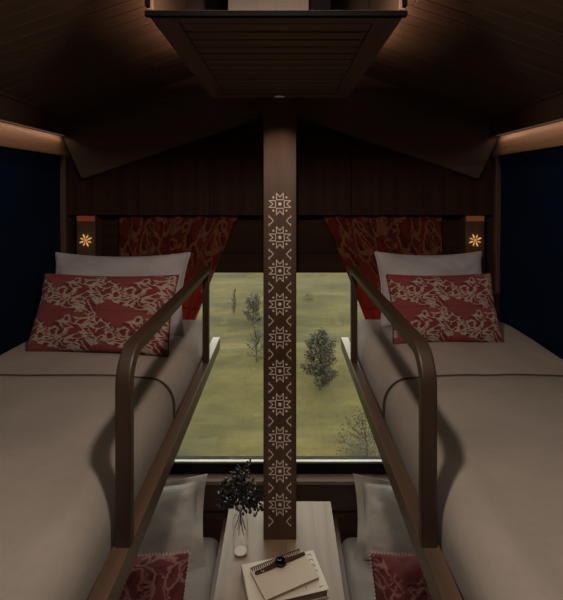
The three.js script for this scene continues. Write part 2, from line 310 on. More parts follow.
// pendant over the aisle, in front of the rack (above the picture)
{
  const t = thing('pendant_lamp', 'small round pendant lamp hanging from the ceiling ridge before the rack', 'lamp', P(LAMP.x, LAMP.h, LAMP.z));
  t.position.copy(P(LAMP.x, -LAMP.h, LAMP.z)); pendantLight.position.copy(t.position);
  const rose = new THREE.CylinderGeometry(0.04, 0.04, 0.02, 24); rose.translate(0, APEX - LAMP.h - 0.012, 0); local('ceiling_rose', rose, M.blackMetal, t);
  const cord = new THREE.CylinderGeometry(0.003, 0.003, APEX - LAMP.h - 0.06, 8); cord.translate(0, (APEX - LAMP.h - 0.06) / 2 + 0.04, 0); local('cord', cord, M.black, t);
  const cap = new THREE.CylinderGeometry(0.014, 0.02, 0.03, 20); cap.translate(0, 0.048, 0); local('lamp_holder', cap, M.blackMetal, t);
  const sh = [[0.018, 0.062], [0.045, 0.056], [0.075, 0.034], [0.088, 0.002], [0.0865, 0.0015], [0.0735, 0.0325], [0.044, 0.0535], [0.018, 0.0595]].map(([x, y]) => new THREE.Vector2(x, y));
  local('added_lamp_shade', new THREE.LatheGeometry(sh, 40), M.blackMetal, t, 'added dark metal dome keeping light off the ceiling');  // added dome, out of view, blocks the pendant's upward light
  local('bulb', new THREE.SphereGeometry(0.036, 24, 16), new THREE.MeshStandardMaterial({ color: C(0.9), emissive: LAMP.color, emissiveIntensity: 2.0, roughness: 0.3 }), t);
}

{ // added fill panel behind the camera, lifting the general light
  const t = thing('added_fill_panel', 'added long flat fill light with a pale diffuser behind the camera', 'light', P(0, -PANEL.h, PANEL.z));
  part('fill_panel_frame', box(-PANEL.w / 2 - 0.02, PANEL.w / 2 + 0.02, -PANEL.h - 0.1, -PANEL.h - 0.004, PANEL.z - PANEL.d / 2 - 0.02, PANEL.z + PANEL.d / 2 + 0.02), M.dark, t);
  part('diffuser', box(-PANEL.w / 2, PANEL.w / 2, -PANEL.h - 0.008, -PANEL.h, PANEL.z - PANEL.d / 2, PANEL.z + PANEL.d / 2), new THREE.MeshStandardMaterial({ color: C(0.8), emissive: C(1, 0.86, 0.74), emissiveIntensity: 0.5, roughness: 0.5 }), t);
}
// ------------------------------------------------------------------ table, pillar
{
  const t = thing('table', 'narrow pale oak table standing below the window between the berths', 'table', P(0, CY, 1.67));
  part('tabletop', box(-0.235, 0.235, 1.45, 1.482, 1.15, 2.145, { r: 0.004, grain: 2, seg: 2 }), M.table, t);
  part('apron', box(-0.2, 0.2, 1.483, 1.56, 1.2, 2.1, { grain: 2 }), M.dark, t);
  for (const z of [1.26, 2.04]) part('leg', box(-0.17, 0.17, 1.56, CY, z - 0.02, z + 0.02, { grain: 1 }), M.dark, t);
}
{
  const t = thing('pillar', 'square dark wooden pillar inlaid with a column of pale stars', 'pillar', P(0, 1.45, 1.966));
  part('shaft', box(-0.0685, 0.0685, -0.664, 1.45, 1.906, 2.03, { r: 0.003, grain: 1, seg: 2 }), M.pillar, t);
  const d = 0.0022, zf = -1.9066;
  const bar = (x0, y0, x1, y1, w) => { const L = Math.hypot(x1 - x0, y1 - y0), g = new THREE.BoxGeometry(L + w * 0.8, w, d); g.rotateZ(Math.atan2(y1 - y0, x1 - x0)); g.translate((x0 + x1) / 2, (y0 + y1) / 2, 0); return g; };
  const dot = (x, y, r) => { const g = new THREE.CylinderGeometry(r, r, d, 14); g.rotateX(Math.PI / 2); g.translate(x, y, 0); return g; };
  const arm = () => { const q = [[-.0142, .0450], [-.0142, .0178], [.0142, .0178], [.0142, .0450], [0, .0285]]; return merge(q.map((a, i) => { const b = q[(i + 1) % 5]; return bar(...a, ...b, 0.0033); })); };
  const arms = [0, 1, 2, 3].map((k) => { const g = arm(); g.rotateZ(k * Math.PI / 2); return g; });
  const star = merge([...arms, dot(0, 0, 0.0072), ...[[1, 1], [1, -1], [-1, 1], [-1, -1]].map(([a, b]) => dot(a * 0.0272, b * 0.0275, 0.0042))]);
  const arrow = (s) => merge([bar(s * .0445, .021, s * .0445, .0125, .0036), bar(s * .0395, .014, s * .0275, 0, .0034), bar(s * .0275, 0, s * .0395, -.014, .0034), bar(s * .0445, -.0125, s * .0445, -.021, .0036)]);
  const ar = [arrow(-1), arrow(1)];
  for (let i = 0; i < 10; i++) {
    const h = 0.058 + i * 0.1384, m = new THREE.Mesh(star, M.inlay); m.name = numbered('star_inlay'); m.position.copy(P(0, h, -zf)).sub(t.position); t.add(shade(m));
    for (const g of ar) { const a = new THREE.Mesh(g, M.inlay); a.name = numbered('arrow_inlay'); a.position.copy(P(0, h + 0.0692, -zf)).sub(t.position); t.add(shade(a)); }
  }
}
// ------------------------------------------------------------------ soft things
function pillowGeo(w, h, t, { pinch = 0.05, seed = 1, flange = 0, n = 44, uvw = [1, 1], ears = 0, wr = 1 } = {}) {
  const gs = [];
  const f = 1 - flange;
  for (const s of [1, -1]) {
    const pos = [], uv = [], idx = [];
    for (let j = 0; j <= n; j++) for (let i = 0; i <= n; i++) {
      const e = (q) => { const c = q * 2 - 1; return Math.sign(c) * (1 - Math.pow(1 - Math.abs(c), 1.35)) ; };
      const u = e(i / n), v = e(j / n);
      const x = w / 2 * u * (1 - pinch * (1 - v * v) * u * u), y = h / 2 * v * (1 - pinch * 1.5 * (1 - u * u) * v * v);
      const a = clamp(1 - (u / f) ** 2), b = clamp(1 - (v / f) ** 2);
      let z = t / 2 * Math.pow(a * b, 0.42);
      const edge = Math.pow(a * b, 0.25);
      z += s * edge * (vnoise(u * 3 + 9, v * 3 + 9, 1e9, 1e9, seed) - 0.5) * 0.018 * wr + edge * (1 - edge) * (vnoise(u * 11 + 30, v * 11 + 30, 1e9, 1e9, seed + 2) - 0.5) * 0.02 * wr + edge * (Math.abs(vnoise(u * 5 + v * 4 + 40, v * 2 - u * 2 + 40, 1e9, 1e9, seed + 7) - 0.5) - 0.2) * 0.012 * wr;
      z = Math.max(z, flange ? 0.0022 : 0.0004);
      if (i === 0 || j === 0 || i === n || j === n) z = 0;
      let off = 0;
      if (flange) off = (1 - Math.min(1, edge * 2)) * ((vnoise(u * 2.4 + 50, v * 2.4 + 50, 1e9, 1e9, seed + 4) - 0.5) * 0.05 );
      off += -ears * (u * u * v * v) * 0.05;
      pos.push(x, y, s * z + off); uv.push((u * 0.5 + 0.5) * uvw[0], (v * 0.5 + 0.5) * uvw[1]);
    }
    for (let j = 0; j < n; j++) for (let i = 0; i < n; i++) { const a = j * (n + 1) + i, q = s > 0 ? [a, a + 1, a + n + 2, a, a + n + 2, a + n + 1] : [a, a + n + 2, a + 1, a, a + n + 1, a + n + 2]; idx.push(...q); }
    const g = new THREE.BufferGeometry(); g.setAttribute('position', new THREE.Float32BufferAttribute(pos, 3)); g.setAttribute('uv', new THREE.Float32BufferAttribute(uv, 2)); g.setIndex(idx); g.computeVertexNormals(); gs.push(g);
  }
  return mergeGeometries(gs);
}
// stands a pillow group: bottom edge centre at (x,h,z), leaning back by a, turned by yaw, rolled by roll
function setPillow(o, x, h, z, hgt, a, yaw = 0, roll = 0) {
  o.rotation.order = 'YXZ'; o.rotation.set(-a, yaw, roll);
  o.position.copy(P(x, h - hgt / 2 * Math.cos(a), z + hgt / 2 * Math.sin(a)));
}
function pillowThing(name, label, cat, group, geo, mat, extra) {
  const o = thing(name, label, cat, new THREE.Vector3(), group);
  local(cat === 'cushion' ? 'cushion_cover' : 'pillow_cover', geo, mat, o);
  if (extra) extra(o); return o;
}
function seam(w, h, pinch, r, mat, name) { return (o) => { // piped seam round the edge
  const pts = []; const n = 24; const put = (u, v) => pts.push(new THREE.Vector3(w / 2 * u * (1 - pinch * (1 - v * v) * u * u), h / 2 * v * (1 - pinch * 1.5 * (1 - u * u) * v * v), 0));
  for (let i = 0; i < n; i++) put(-1 + 2 * i / n, -1); for (let i = 0; i < n; i++) put(1, -1 + 2 * i / n); for (let i = 0; i < n; i++) put(1 - 2 * i / n, 1); for (let i = 0; i < n; i++) put(-1, 1 - 2 * i / n);
  local(name, new THREE.TubeGeometry(new THREE.CatmullRomCurve3(pts, true, 'catmullrom', 0.1), 160, r, 6, true), mat, o);
}; }

// ------------------------------------------------------------------ berths, both sides
for (const s of [-1, 1]) {
  const side = s < 0 ? 'left' : 'right', X = (x) => s * x;
  const zn = 0.33, zf = 2.285;
  // upper berth frame with guard rail
  const f = thing('upper_berth', `brown wooden ${side} upper berth frame with a rounded guard rail`, 'bunk bed', P(X(0.68), 0.8, 1.3), 'upper berths');
  part('side_board', box(X(0.30), X(0.337), 0.733, 0.786, zn, zf, { r: 0.003, grain: 2, seg: 2, ou: s }), M.board, f);
  part('painted_daylight_strip', box(X(0.3015), X(0.3355), 0.7305, 0.7335, 1.985, zf - 0.001, { r: 0.0008 }), M.bead, f, 'pale strip painted for daylight on the board end');  // pale colour stands in for daylight falling on the board end
  part('bed_base', box(X(0.337), X(1.058), 0.772, 0.792, zn, zf, { r: 0.002, grain: 2 }), M.dark, f);
  const SH = new THREE.Shape(); { const a = 0.0165, b = 0.0135, r = 0.006; SH.moveTo(-a + r, -b); SH.lineTo(a - r, -b); SH.quadraticCurveTo(a, -b, a, -b + r); SH.lineTo(a, b - r); SH.quadraticCurveTo(a, b, a - r, b); SH.lineTo(-a + r, b); SH.quadraticCurveTo(-a, b, -a, b - r); SH.lineTo(-a, -b + r); SH.quadraticCurveTo(-a, -b, -a + r, -b); }
  const sec = SH.getPoints(5).slice(0, -1), path = [];                 // path in (H, z)
  const zp = 0.955, rt = 0.343, rc = 0.065;
  for (let i = 0; i <= 8; i++) path.push([lerp(0.733, rt + rc, i / 8), zp, 1, 0]);
  for (let i = 1; i <= 8; i++) { const a = i / 8 * Math.PI / 2; path.push([rt + rc - rc * Math.sin(a), zp + rc - rc * Math.cos(a), Math.cos(a), Math.sin(a)]); }
  for (let i = 1; i <= 12; i++) path.push([rt, lerp(zp + rc, 1.99, i / 12), 0, 1]);
  { const pos = [], idx = [], uv = [], k = sec.length; let run = 0;
    path.forEach(([h, z, cy, cz], i) => { if (i) run += Math.hypot(h - path[i - 1][0], z - path[i - 1][1]); sec.forEach((p, j) => { // normal in plane: (H,z) perpendicular to direction
      const q = P(X(0.3148) + p.x, h - p.y * cz, z - p.y * cy); pos.push(q.x, q.y, q.z); uv.push(j / k * 0.12, run); }); });
    for (let i = 0; i < path.length - 1; i++) for (let j = 0; j < k; j++) { const a = i * k + j, b = i * k + (j + 1) % k, c = a + k, d = b + k; idx.push(a, b, d, a, d, c); }
    for (const e of [0, path.length - 1]) { const at = pos.length / 3, [h, z] = path[e], q = P(X(0.3148), h, z); pos.push(q.x, q.y, q.z); uv.push(0, 0); for (let j = 0; j < k; j++) idx.push(at, e * k + j, e * k + (j + 1) % k); }
    const g = new THREE.BufferGeometry(); g.setAttribute('position', new THREE.Float32BufferAttribute(pos, 3)); g.setAttribute('uv', new THREE.Float32BufferAttribute(uv, 2)); g.setIndex(idx); g.computeVertexNormals();
    part('guard_rail', g, M.rail, f); }
  part('rail_post', box(X(0.3015), X(0.3285), rt + 0.006, 0.735, 1.945, 1.975, { r: 0.005, grain: 1, seg: 2 }), M.rail, f);

  // mattress in its sheet, bedspread over it
  const sink = (x, z, k) => (vnoise(x * 4 + 7 * k, z * 3 + 3, 1e9, 1e9, 60 + s) - 0.5) * 0.014 + (vnoise(x * 13 + 7 * k, z * 9 + 3, 1e9, 1e9, 70 + s) - 0.5) * 0.004;
  const top = 0.628;
  function profile(u, off) {              // u 0 at the aisle hem, 1 at the wall: [x, h]
    const r = 0.085, xa = 0.352 - off, a1 = 0.05, a2 = 0.135;
    const hem = 0.762, A = hem - (top + r), B = r * Math.PI / 2, Cn = 1.05 - (xa + r), T = A + B + Cn, d = u * T;
    if (d < A) return [xa, hem - d, -1, 0];
    if (d < A + B) { const a = (d - A) / r; return [xa + r - r * Math.cos(a), top + r - r * Math.sin(a) - off * Math.sin(a), 0, 0]; }
    const q = (d - A - B); return [xa + r + q, top - off - 0.012 * Math.sin(Math.PI * q / Cn), 0, 0];
  }
  const uMap = (u) => u < 0.4 ? u / 0.4 * 0.28 : 0.28 + (u - 0.4) / 0.6 * 0.72;
  const cover = (za, zb, off, k, nz, endRound) => slab((u, v) => {
    const z = lerp(za, zb, v), [x, h] = profile(uMap(s > 0 ? u : 1 - u), off), side2 = clamp((0.47 - x) / 0.1);
    const e = endRound ? clamp((z - zb + 0.07) / 0.07) : 0, drop = e > 0 ? 0.07 * (1 - Math.sqrt(Math.max(0, 1 - e * e))) : 0;
    return P(X(x + (vnoise(z * 6, h * 6, 1e9, 1e9, 80 + k) - 0.5) * 0.008 * side2), Math.min(h + drop * (1 - side2) + sink(x, z, k) * (1 - side2), 0.768), z);
  }, 56, nz, 0.006, [0.8, zb - za]);
  const mt = thing('mattress', `mattress in a pale sheet lying in the ${side} upper berth`, 'mattress', P(X(0.7), 0.77, 1.3), 'upper berth mattresses');
  part('mattress_core', box(X(0.36), X(1.05), 0.66, 0.772, zn + 0.02, zf - 0.02, { r: 0.03, seg: 3 }), M.sheet, mt);
  part('sheet', cover(1.522, zf, 0.002, 2, 50, true), M.sheet, mt);
  const sp = thing('bedspread', `grey brown bedspread smoothed over the ${side} upper berth mattress`, 'bedspread', P(X(0.7), 0.63, 0.9), 'upper berth bedspreads');
  part('bedspread_cloth', cover(zn, 1.515, 0.006, 2, 70, false), M.spread, sp);
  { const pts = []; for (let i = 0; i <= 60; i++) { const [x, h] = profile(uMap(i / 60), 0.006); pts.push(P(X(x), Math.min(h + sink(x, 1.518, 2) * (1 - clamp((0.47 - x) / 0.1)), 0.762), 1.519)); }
    part('fold_shade_line', tube(pts, 0.0042, 120, 8), M.foldShade, sp, 'dark line painted for shade along the folded edge'); }  // dark tube stands in for the shadow line at the fold

  // added fill light under the upper berth, brightening the lower pillows
  const rl = thing('added_berth_light', `slim added fill light under the ${side} upper berth`, 'lamp', P(X(0.6), 0.793, 1.5), 'added berth fill lights');
  part('light_housing', box(X(0.45), X(0.75), 0.7925, 0.803, 1.485, 1.515), M.blackMetal, rl);
  part('diffuser', box(X(0.455), X(0.745), 0.8032, 0.806, 1.489, 1.511, { r: 0.001 }), new THREE.MeshStandardMaterial({ color: C(0.6), emissive: C(1, 0.85, 0.7), emissiveIntensity: 0.4, roughness: 0.5 }), rl);
  const rll = new THREE.RectAreaLight(C(1, 0.87, 0.74), 45, 0.29, 0.022); rll.name = 'berth_fill_beam'; rll.position.copy(P(X(0.6), 0.8075, 1.5)); scene.add(rll); rll.lookAt(X(0.6), CY - 1.5, -1.9);
  // lower berth
  const lf = thing('lower_berth', `dark wooden ${side} lower berth frame beside the table`, 'bunk bed', P(X(0.66), CY, 1.3), 'lower berths');
  part('side_board', box(X(0.262), X(0.284), 1.64, 1.90, zn, 2.3, { r: 0.003, grain: 2 }), M.board, lf);
  part('bed_base', box(X(0.284), X(1.055), 1.88, 1.90, zn, 2.3, { grain: 2 }), M.dark, lf);
  part('plinth', box(X(0.34), X(1.05), 1.90, CY, zn + 0.02, 2.28, { grain: 2 }), M.dark, lf);
  const lm = thing('seat_mattress', `pale grey seat mattress on the ${side} lower berth`, 'mattress', P(X(0.68), 1.84, 1.3), 'lower berth mattresses');
  { const g = new RoundedBoxGeometry(0.76, 0.18, 1.95, 6, 0.06); const p = g.attributes.position; for (let i = 0; i < p.count; i++) { const n = (vnoise(p.getX(i) * 7 + 3, p.getZ(i) * 5 + 9, 1e9, 1e9, 91) - 0.5) * 0.012; p.setY(i, p.getY(i) + n); } g.computeVertexNormals(); const c = P(X(0.67), 1.785, 1.315); g.translate(c.x, c.y, c.z); woodUV(g, 2); part('mattress_cover', g, M.seat, lm); }
  const lp = pillowThing('flanged_pillow', `pale grey flanged pillow propped under the window on the ${side} lower berth`, 'pillow', 'lower berth pillows', pillowGeo(0.62, 0.37, 0.15, { pinch: 0.08, seed: 31 + s, flange: 0.15, n: 52, wr: 0.8 }), M.linen);
  setPillow(lp, X(0.648), 1.725, 2.06, 0.37, 0.42, -s * 0.04, -s * 0.05);
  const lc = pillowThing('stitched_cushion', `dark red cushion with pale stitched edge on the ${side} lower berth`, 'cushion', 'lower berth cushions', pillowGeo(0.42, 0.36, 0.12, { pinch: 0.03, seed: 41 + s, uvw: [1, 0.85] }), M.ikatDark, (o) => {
    const bits = [], w = 0.42, h = 0.36, pin = 0.03; const at = (u, v) => [w / 2 * u * (1 - pin * (1 - v * v) * u * u), h / 2 * v * (1 - pin * 1.5 * (1 - u * u) * v * v)];
    for (let k = 0; k < 30; k++) for (const [u, v, q] of [[-1 + (k + .5) / 15, 1, 0], [-1, -1 + (k + .5) / 15, 1], [1, -1 + (k + .5) / 15, 1], [-1 + (k + .5) / 15, -1, 0]]) { const [x, y] = at(u, v), g = new THREE.CapsuleGeometry(0.0023, 0.016, 2, 5); if (q) g.rotateZ(Math.PI / 2); g.rotateZ(0.35); g.translate(x * (q ? 0.985 : 1), y * (q ? 1 : 0.985), 0.002); bits.push(g); }
    local('blanket_stitch', mergeGeometries(bits), M.stitch, o, 'pale blanket stitching round the edge'); });
  setPillow(lc, X(0.575), 1.735, 1.62, 0.36, 0.78, -s * 0.05, s * 0.02);
}
// upper berth pillows: the left and the right ones differ in size
{
  const a = pillowThing('pillow', 'white pillow leaning at the head of the left upper berth behind the red cushion', 'pillow', 'upper berth pillows', pillowGeo(0.615, 0.365, 0.15, { pinch: 0.08, seed: 3 }), M.pillow, seam(0.615, 0.365, 0.08, 0.003, M.pillow, 'seam'));
  setPillow(a, -0.717, 0.625, 1.965, 0.365, 0.38, 0.0, 0.0);
  const b = pillowThing('pillow', 'white pillow leaning at the head of the right upper berth behind the red cushion', 'pillow', 'upper berth pillows', pillowGeo(0.51, 0.35, 0.15, { pinch: 0.08, seed: 6 }), M.pillow, seam(0.51, 0.35, 0.08, 0.003, M.pillow, 'seam'));
  setPillow(b, 0.705, 0.62, 2.07, 0.35, 0.38, 0.0, 0.0);
  const c = pillowThing('cushion', 'large red and cream ikat cushion on the left upper berth', 'cushion', 'upper berth cushions', pillowGeo(0.56, 0.31, 0.12, { pinch: 0.045, seed: 8, uvw: [2, 2] }), M.ikat, seam(0.56, 0.31, 0.045, 0.0028, M.ikatDark, 'seam'));
  setPillow(c, -0.690, 0.624, 1.74, 0.31, 0.44, -0.07, 0.0);
  const d = pillowThing('cushion', 'smaller red and cream ikat cushion on the right upper berth', 'cushion', 'upper berth cushions', pillowGeo(0.45, 0.29, 0.11, { pinch: 0.045, seed: 9, uvw: [2, 2] }), M.ikat, seam(0.45, 0.29, 0.045, 0.0028, M.ikatDark, 'seam'));
  setPillow(d, 0.685, 0.628, 1.87, 0.29, 0.42, -0.02, 0.015);
}
// ------------------------------------------------------------------ curtains
for (const s of [-1, 1]) {
  const t = thing('curtain', `red patterned curtain drawn aside at the ${s < 0 ? 'left' : 'right'} of the window`, 'curtain', P(s * 0.6, 1.3, 2.335), 'window curtains');
  const inner = (h) => h < 0.8 ? 0.185 + 0.3 * Math.pow(clamp((h - 0.08) / 0.72), 0.9) : 0.485 + 0.1 * clamp((h - 0.84) / 0.3);
  const outer = (h) => 0.82 - 0.12 * sm(clamp((h - 0.3) / 0.5));
  part('curtain_cloth', slab((u0, v) => { const u = s > 0 ? u0 : 1 - u0, h = lerp(-0.04, 1.36, v), a = inner(h), b = outer(h); const x = lerp(a, b, u); const squeeze = 0.62 / (b - a);
    return P(s * x, h, 2.334 + 0.010 * Math.min(1.5, squeeze) * Math.sin(u * 34 + 0.8 * Math.sin(v * 4)) + 0.004 * Math.sin(u * 71 + v * 3)); }, 120, 60, 0.0018, [1.6, 2.2]), M.curtain, t);
  part('curtain_track', box(s * 0.16, s * 0.86, -0.06, -0.035, 2.322, 2.348), M.blackMetal, t);
  part('tie_back', box(s * 0.475, s * 0.715, 0.80, 0.84, 2.314, 2.3545, { r: 0.015, seg: 3 }), M.ikatDark, t);
}
// ------------------------------------------------------------------ flower lamps at the window corners
for (const s of [-1, 1]) {
  const cx = s * 0.968, h = 0.25, zf = 2.285, t = thing('wall_lamp', `small wall lamp with a glowing flower at the ${s < 0 ? 'left' : 'right'} end of the window`, 'lamp', P(cx, 0.62, 2.33), 'flower lamps');
  part('lamp_panel', box(cx - 0.047, cx + 0.047, 0.126, 0.66, zf + 0.002, 2.378, { r: 0.004, grain: 1, seg: 2 }), M.frame, t);
  part('glow_band', box(cx - 0.044, cx + 0.044, 0.13, 0.155, zf - 0.001, zf + 0.004, { r: 0.001 }), new THREE.MeshStandardMaterial({ color: C(0.2, 0.04, 0.02), emissive: s < 0 ? C(0.055, 0.010, 0.004) : C(0.05, 0.018, 0.003), roughness: 0.6 }), t, 'dim red glowing band');
  const col = [C(0.34, 0.26, 0.14), C(0.30, 0.15, 0.02)];
  const pet = (r0, r1, w) => { const sh = new THREE.Shape(); sh.moveTo(0, r0); sh.quadraticCurveTo(w, (r0 + r1) * 0.55, 0, r1); sh.quadraticCurveTo(-w, (r0 + r1) * 0.55, 0, r0); return new THREE.ExtrudeGeometry(sh, { depth: 0.003, bevelEnabled: false, curveSegments: 5 }); };
  const pm = [0, 1].map((k) => new THREE.MeshStandardMaterial({ color: C(0.5, 0.3, 0.1), emissive: col[k], emissiveIntensity: s < 0 ? 1 : 0.95, roughness: 0.5 }));
  for (let k = 0; k < 8; k++) { const g = pet(0.009, k % 2 ? 0.031 : 0.034, 0.0075); g.rotateZ(k * Math.PI / 4 + 0.39); const c = P(cx, h, zf + 0.002); g.translate(c.x, c.y, c.z); part('petal', g, pm[k % 2], t); }
  const c = new THREE.CylinderGeometry(0.008, 0.008, 0.004, 16); c.rotateX(Math.PI / 2); const q = P(cx, h, zf); c.translate(q.x, q.y, q.z); part('flower_centre', c, new THREE.MeshStandardMaterial({ color: C(0.3, 0.1, 0.02), emissive: C(0.35, 0.09, 0.01), roughness: 0.5 }), t, 'orange flower centre');
  const l = new THREE.PointLight(C(1, 0.55, 0.25), 0.0012); l.name = 'flower_light'; l.position.copy(P(cx, h, zf - 0.02)); l.castShadow = true; scene.add(l);
}
// ------------------------------------------------------------------ on the table: books, watch, vase
const TH = 1.45;
function onTable(o, x, z, yaw, h = TH) { o.position.copy(P(x, h, z)); o.rotation.y = yaw; return o; }
{
  // big book: right back corner (0.128, 1.814), right front (0.189, 1.641)
  const yaw = Math.atan2(0.07, 0.27), W = 0.287, D = 0.184, th = 0.03, cB = [(-0.1425 + 0.128) / 2, (1.744 + 1.814) / 2];
  const cx = cB[0] + Math.sin(yaw) * D / 2, cz = cB[1] - Math.cos(yaw) * D / 2;
  const o = thing('book', 'thick cream book lying flat at the bottom of the stack on the table', 'book', new THREE.Vector3()); onTable(o, cx, cz, yaw);
  const cv = document.createElement('canvas'); cv.width = 1024; cv.height = 720; const g2 = cv.getContext('2d'); g2.fillStyle = '#e9e0d0'; g2.fillRect(0, 0, 1024, 720);
  g2.fillStyle = '#2e2822'; g2.font = 'bold 76px sans-serif'; g2.textAlign = 'center'; g2.textBaseline = 'middle';
  const letters = [['C', 62], ['C', 158], ['O', 260], ['C', 362], ['L', 636]];
  for (const [ch, y] of letters) { g2.save(); g2.translate(940, y + 20); g2.rotate(Math.PI / 2); g2.fillText(ch, 0, 0); g2.restore(); }
  g2.fillStyle = '#e6ddcd'; g2.fillRect(690, 560, 60, 150); g2.fillStyle = '#5a5045'; g2.fillRect(742, 560, 10, 80);
  const tex = new THREE.CanvasTexture(cv); tex.colorSpace = THREE.SRGBColorSpace;
  const cover = new RoundedBoxGeometry(W, 0.003, D, 1, 0.001); cover.translate(0, th - 0.0015, 0);
  { const p = cover.attributes.position, uv = cover.attributes.uv; for (let i = 0; i < p.count; i++) uv.setXY(i, p.getX(i) / W + 0.5, 0.5 - p.getZ(i) / D); }
  local('front_cover', cover, new THREE.MeshStandardMaterial({ map: tex, roughness: 0.6 }), o);
  const bc = new RoundedBoxGeometry(W, 0.003, D, 1, 0.001); bc.translate(0, 0.0015, 0); local('back_cover', bc, new THREE.MeshStandardMaterial({ color: C(0.5, 0.44, 0.36), roughness: 0.6 }), o);
  const pg = new RoundedBoxGeometry(W - 0.008, th - 0.006, D - 0.008, 1, 0.001); pg.translate(-0.002, th / 2, 0); woodUV(pg, 1);
  local('pages', pg, new THREE.MeshStandardMaterial({ color: C(0.2, 0.13, 0.1), roughness: 0.9, bumpMap: dataTex(8, 256, (u, v, x, y) => { const q = 255 * hash(0, y, 2); return [q, q, q]; }, false, [1, 1 / 0.03]), bumpScale: 0.0004 }), o, 'brown page block');
  const spn = new RoundedBoxGeometry(0.003, th, D, 1, 0.001); spn.translate(-W / 2 + 0.0015, th / 2, 0); local('spine', spn, new THREE.MeshStandardMaterial({ color: C(0.5, 0.44, 0.36), roughness: 0.6 }), o);
}
const NB = {};
{
  const yaw = 0.465, W = 0.216, D = 0.144, th = 0.014, cx = 0.0175, cz = 1.689; Object.assign(NB, { yaw, cx, cz, top: TH - 0.03 - th, W, D });
  const o = thing('notebook', 'beige spiral notebook lying on top of the cream book', 'notebook', new THREE.Vector3()); onTable(o, cx, cz, yaw, TH - 0.0302);
  const cov = new THREE.MeshStandardMaterial({ color: C(0.68, 0.58, 0.46), roughness: 0.65, bumpMap: weaveBump, bumpScale: 0.0001 });
  const a = new RoundedBoxGeometry(W, 0.0016, D, 1, 0.0006); a.translate(0, th - 0.0008, 0); local('front_cover', a, cov, o);
  const b = new RoundedBoxGeometry(W, 0.0016, D, 1, 0.0006); b.translate(0, 0.0008, 0); local('back_cover', b, cov, o);
  const pg = new RoundedBoxGeometry(W - 0.004, th - 0.0036, D - 0.006, 1, 0.001); pg.translate(0, th / 2, 0.001); local('pages', pg, new THREE.MeshStandardMaterial({ color: C(0.3, 0.24, 0.185), roughness: 0.9 }), o, 'page block');
  const ring = new THREE.TorusGeometry(0.0105, 0.0017, 6, 16); ring.rotateY(Math.PI / 2);
  for (let i = 0; i < 26; i++) { const m = shade(new THREE.Mesh(ring, M.blackMetal)); m.name = numbered('spiral_ring'); m.position.set(-W / 2 + 0.008 + i * (W - 0.016) / 25, th / 2 + 0.0008, -D / 2 + 0.005); o.add(m); }
}
{ // wristwatch laid across the notebook
  const o = thing('wristwatch', 'black faced wristwatch on a brown leather strap lying across the notebook', 'watch', new THREE.Vector3());
  const at = (px, py, h) => { const k = h / (py - 190); return new THREE.Vector3(0.015 + (px - 283.5) * k, CY - h, -k * 460); };
  const hh = NB.top - 0.001, A = at(255, 574, hh), B = at(305, 553.5, hh), c = at(280.5, 563.5, hh), dir = B.clone().sub(A); const yaw = Math.atan2(-dir.z, dir.x);
  o.position.copy(c); o.position.y = CY - NB.top; o.rotation.y = yaw; const WS = 1.16; o.scale.set(1, 1, WS);
  const lea = new THREE.MeshPhysicalMaterial({ color: C(0.05, 0.025, 0.013), roughness: 0.8, specularIntensity: 0.3, bumpMap: weaveBump, bumpScale: 0.0002 });
  const la = A.clone().sub(c).length(), lb = B.clone().sub(c).length();
  const strap = (x0, x1, seed) => slab((u, v) => { const x = lerp(x0, x1, u), e = Math.abs(x) , w = 0.0095 - 0.003 * clamp((e - 0.02) / 0.08), tip = clamp((e - Math.abs(Math.abs(x1) > Math.abs(x0) ? x1 : x0) + 0.008) / 0.008); return new THREE.Vector3(x, 0.0035 + 0.004 * Math.exp(-((e - 0.018) ** 2) / 0.0003), lerp(1, -1, v) * w * Math.sqrt(1 - tip * tip * 0.8)); }, 30, 8, 0.0028, [1, 0.2]);
  local('strap', strap(-la, -0.014, 1), lea, o); local('strap', strap(0.014, lb, 2), lea, o);
  const cs = new THREE.LatheGeometry([[0, 0.001], [0.017, 0.001], [0.0195, 0.003], [0.0195, 0.008], [0.0175, 0.0105], [0.0155, 0.011], [0.0155, 0.0098], [0, 0.0098]].map(([x, y]) => new THREE.Vector2(x, y)), 40); cs.scale(WS, 1.1, 1); local('watch_case', cs, M.blackMetal, o);
  const dial = new THREE.CylinderGeometry(0.0154, 0.0154, 0.0006, 32); dial.translate(0, 0.0102, 0); dial.scale(WS, 1.1, 1); const d = local('dial', dial, M.black, o);
  for (const [a, L] of [[0.6, 0.008], [2.4, 0.012]]) { const g = new THREE.BoxGeometry(L, 0.0004, 0.001); g.translate(L / 2, 0.0118, 0); g.rotateY(a); local('watch_hand', g, M.bead, d); }
  const cr = new THREE.CylinderGeometry(0.0028, 0.0028, 0.004, 12); cr.rotateX(Math.PI / 2); cr.translate(0, 0.006, -0.021); local('crown', cr, M.blackMetal, o);
  const bk = new THREE.TorusGeometry(0.0085, 0.0013, 6, 4, Math.PI * 2); bk.rotateZ(Math.PI / 4); bk.rotateX(Math.PI / 2); bk.scale(0.7, 1, 1.15); bk.translate(-la * 0.72, 0.0048, 0); local('buckle', bk, new THREE.MeshStandardMaterial({ color: C(0.55, 0.45, 0.35), roughness: 0.3, metalness: 0.9 }), o, 'pale metal buckle');
}
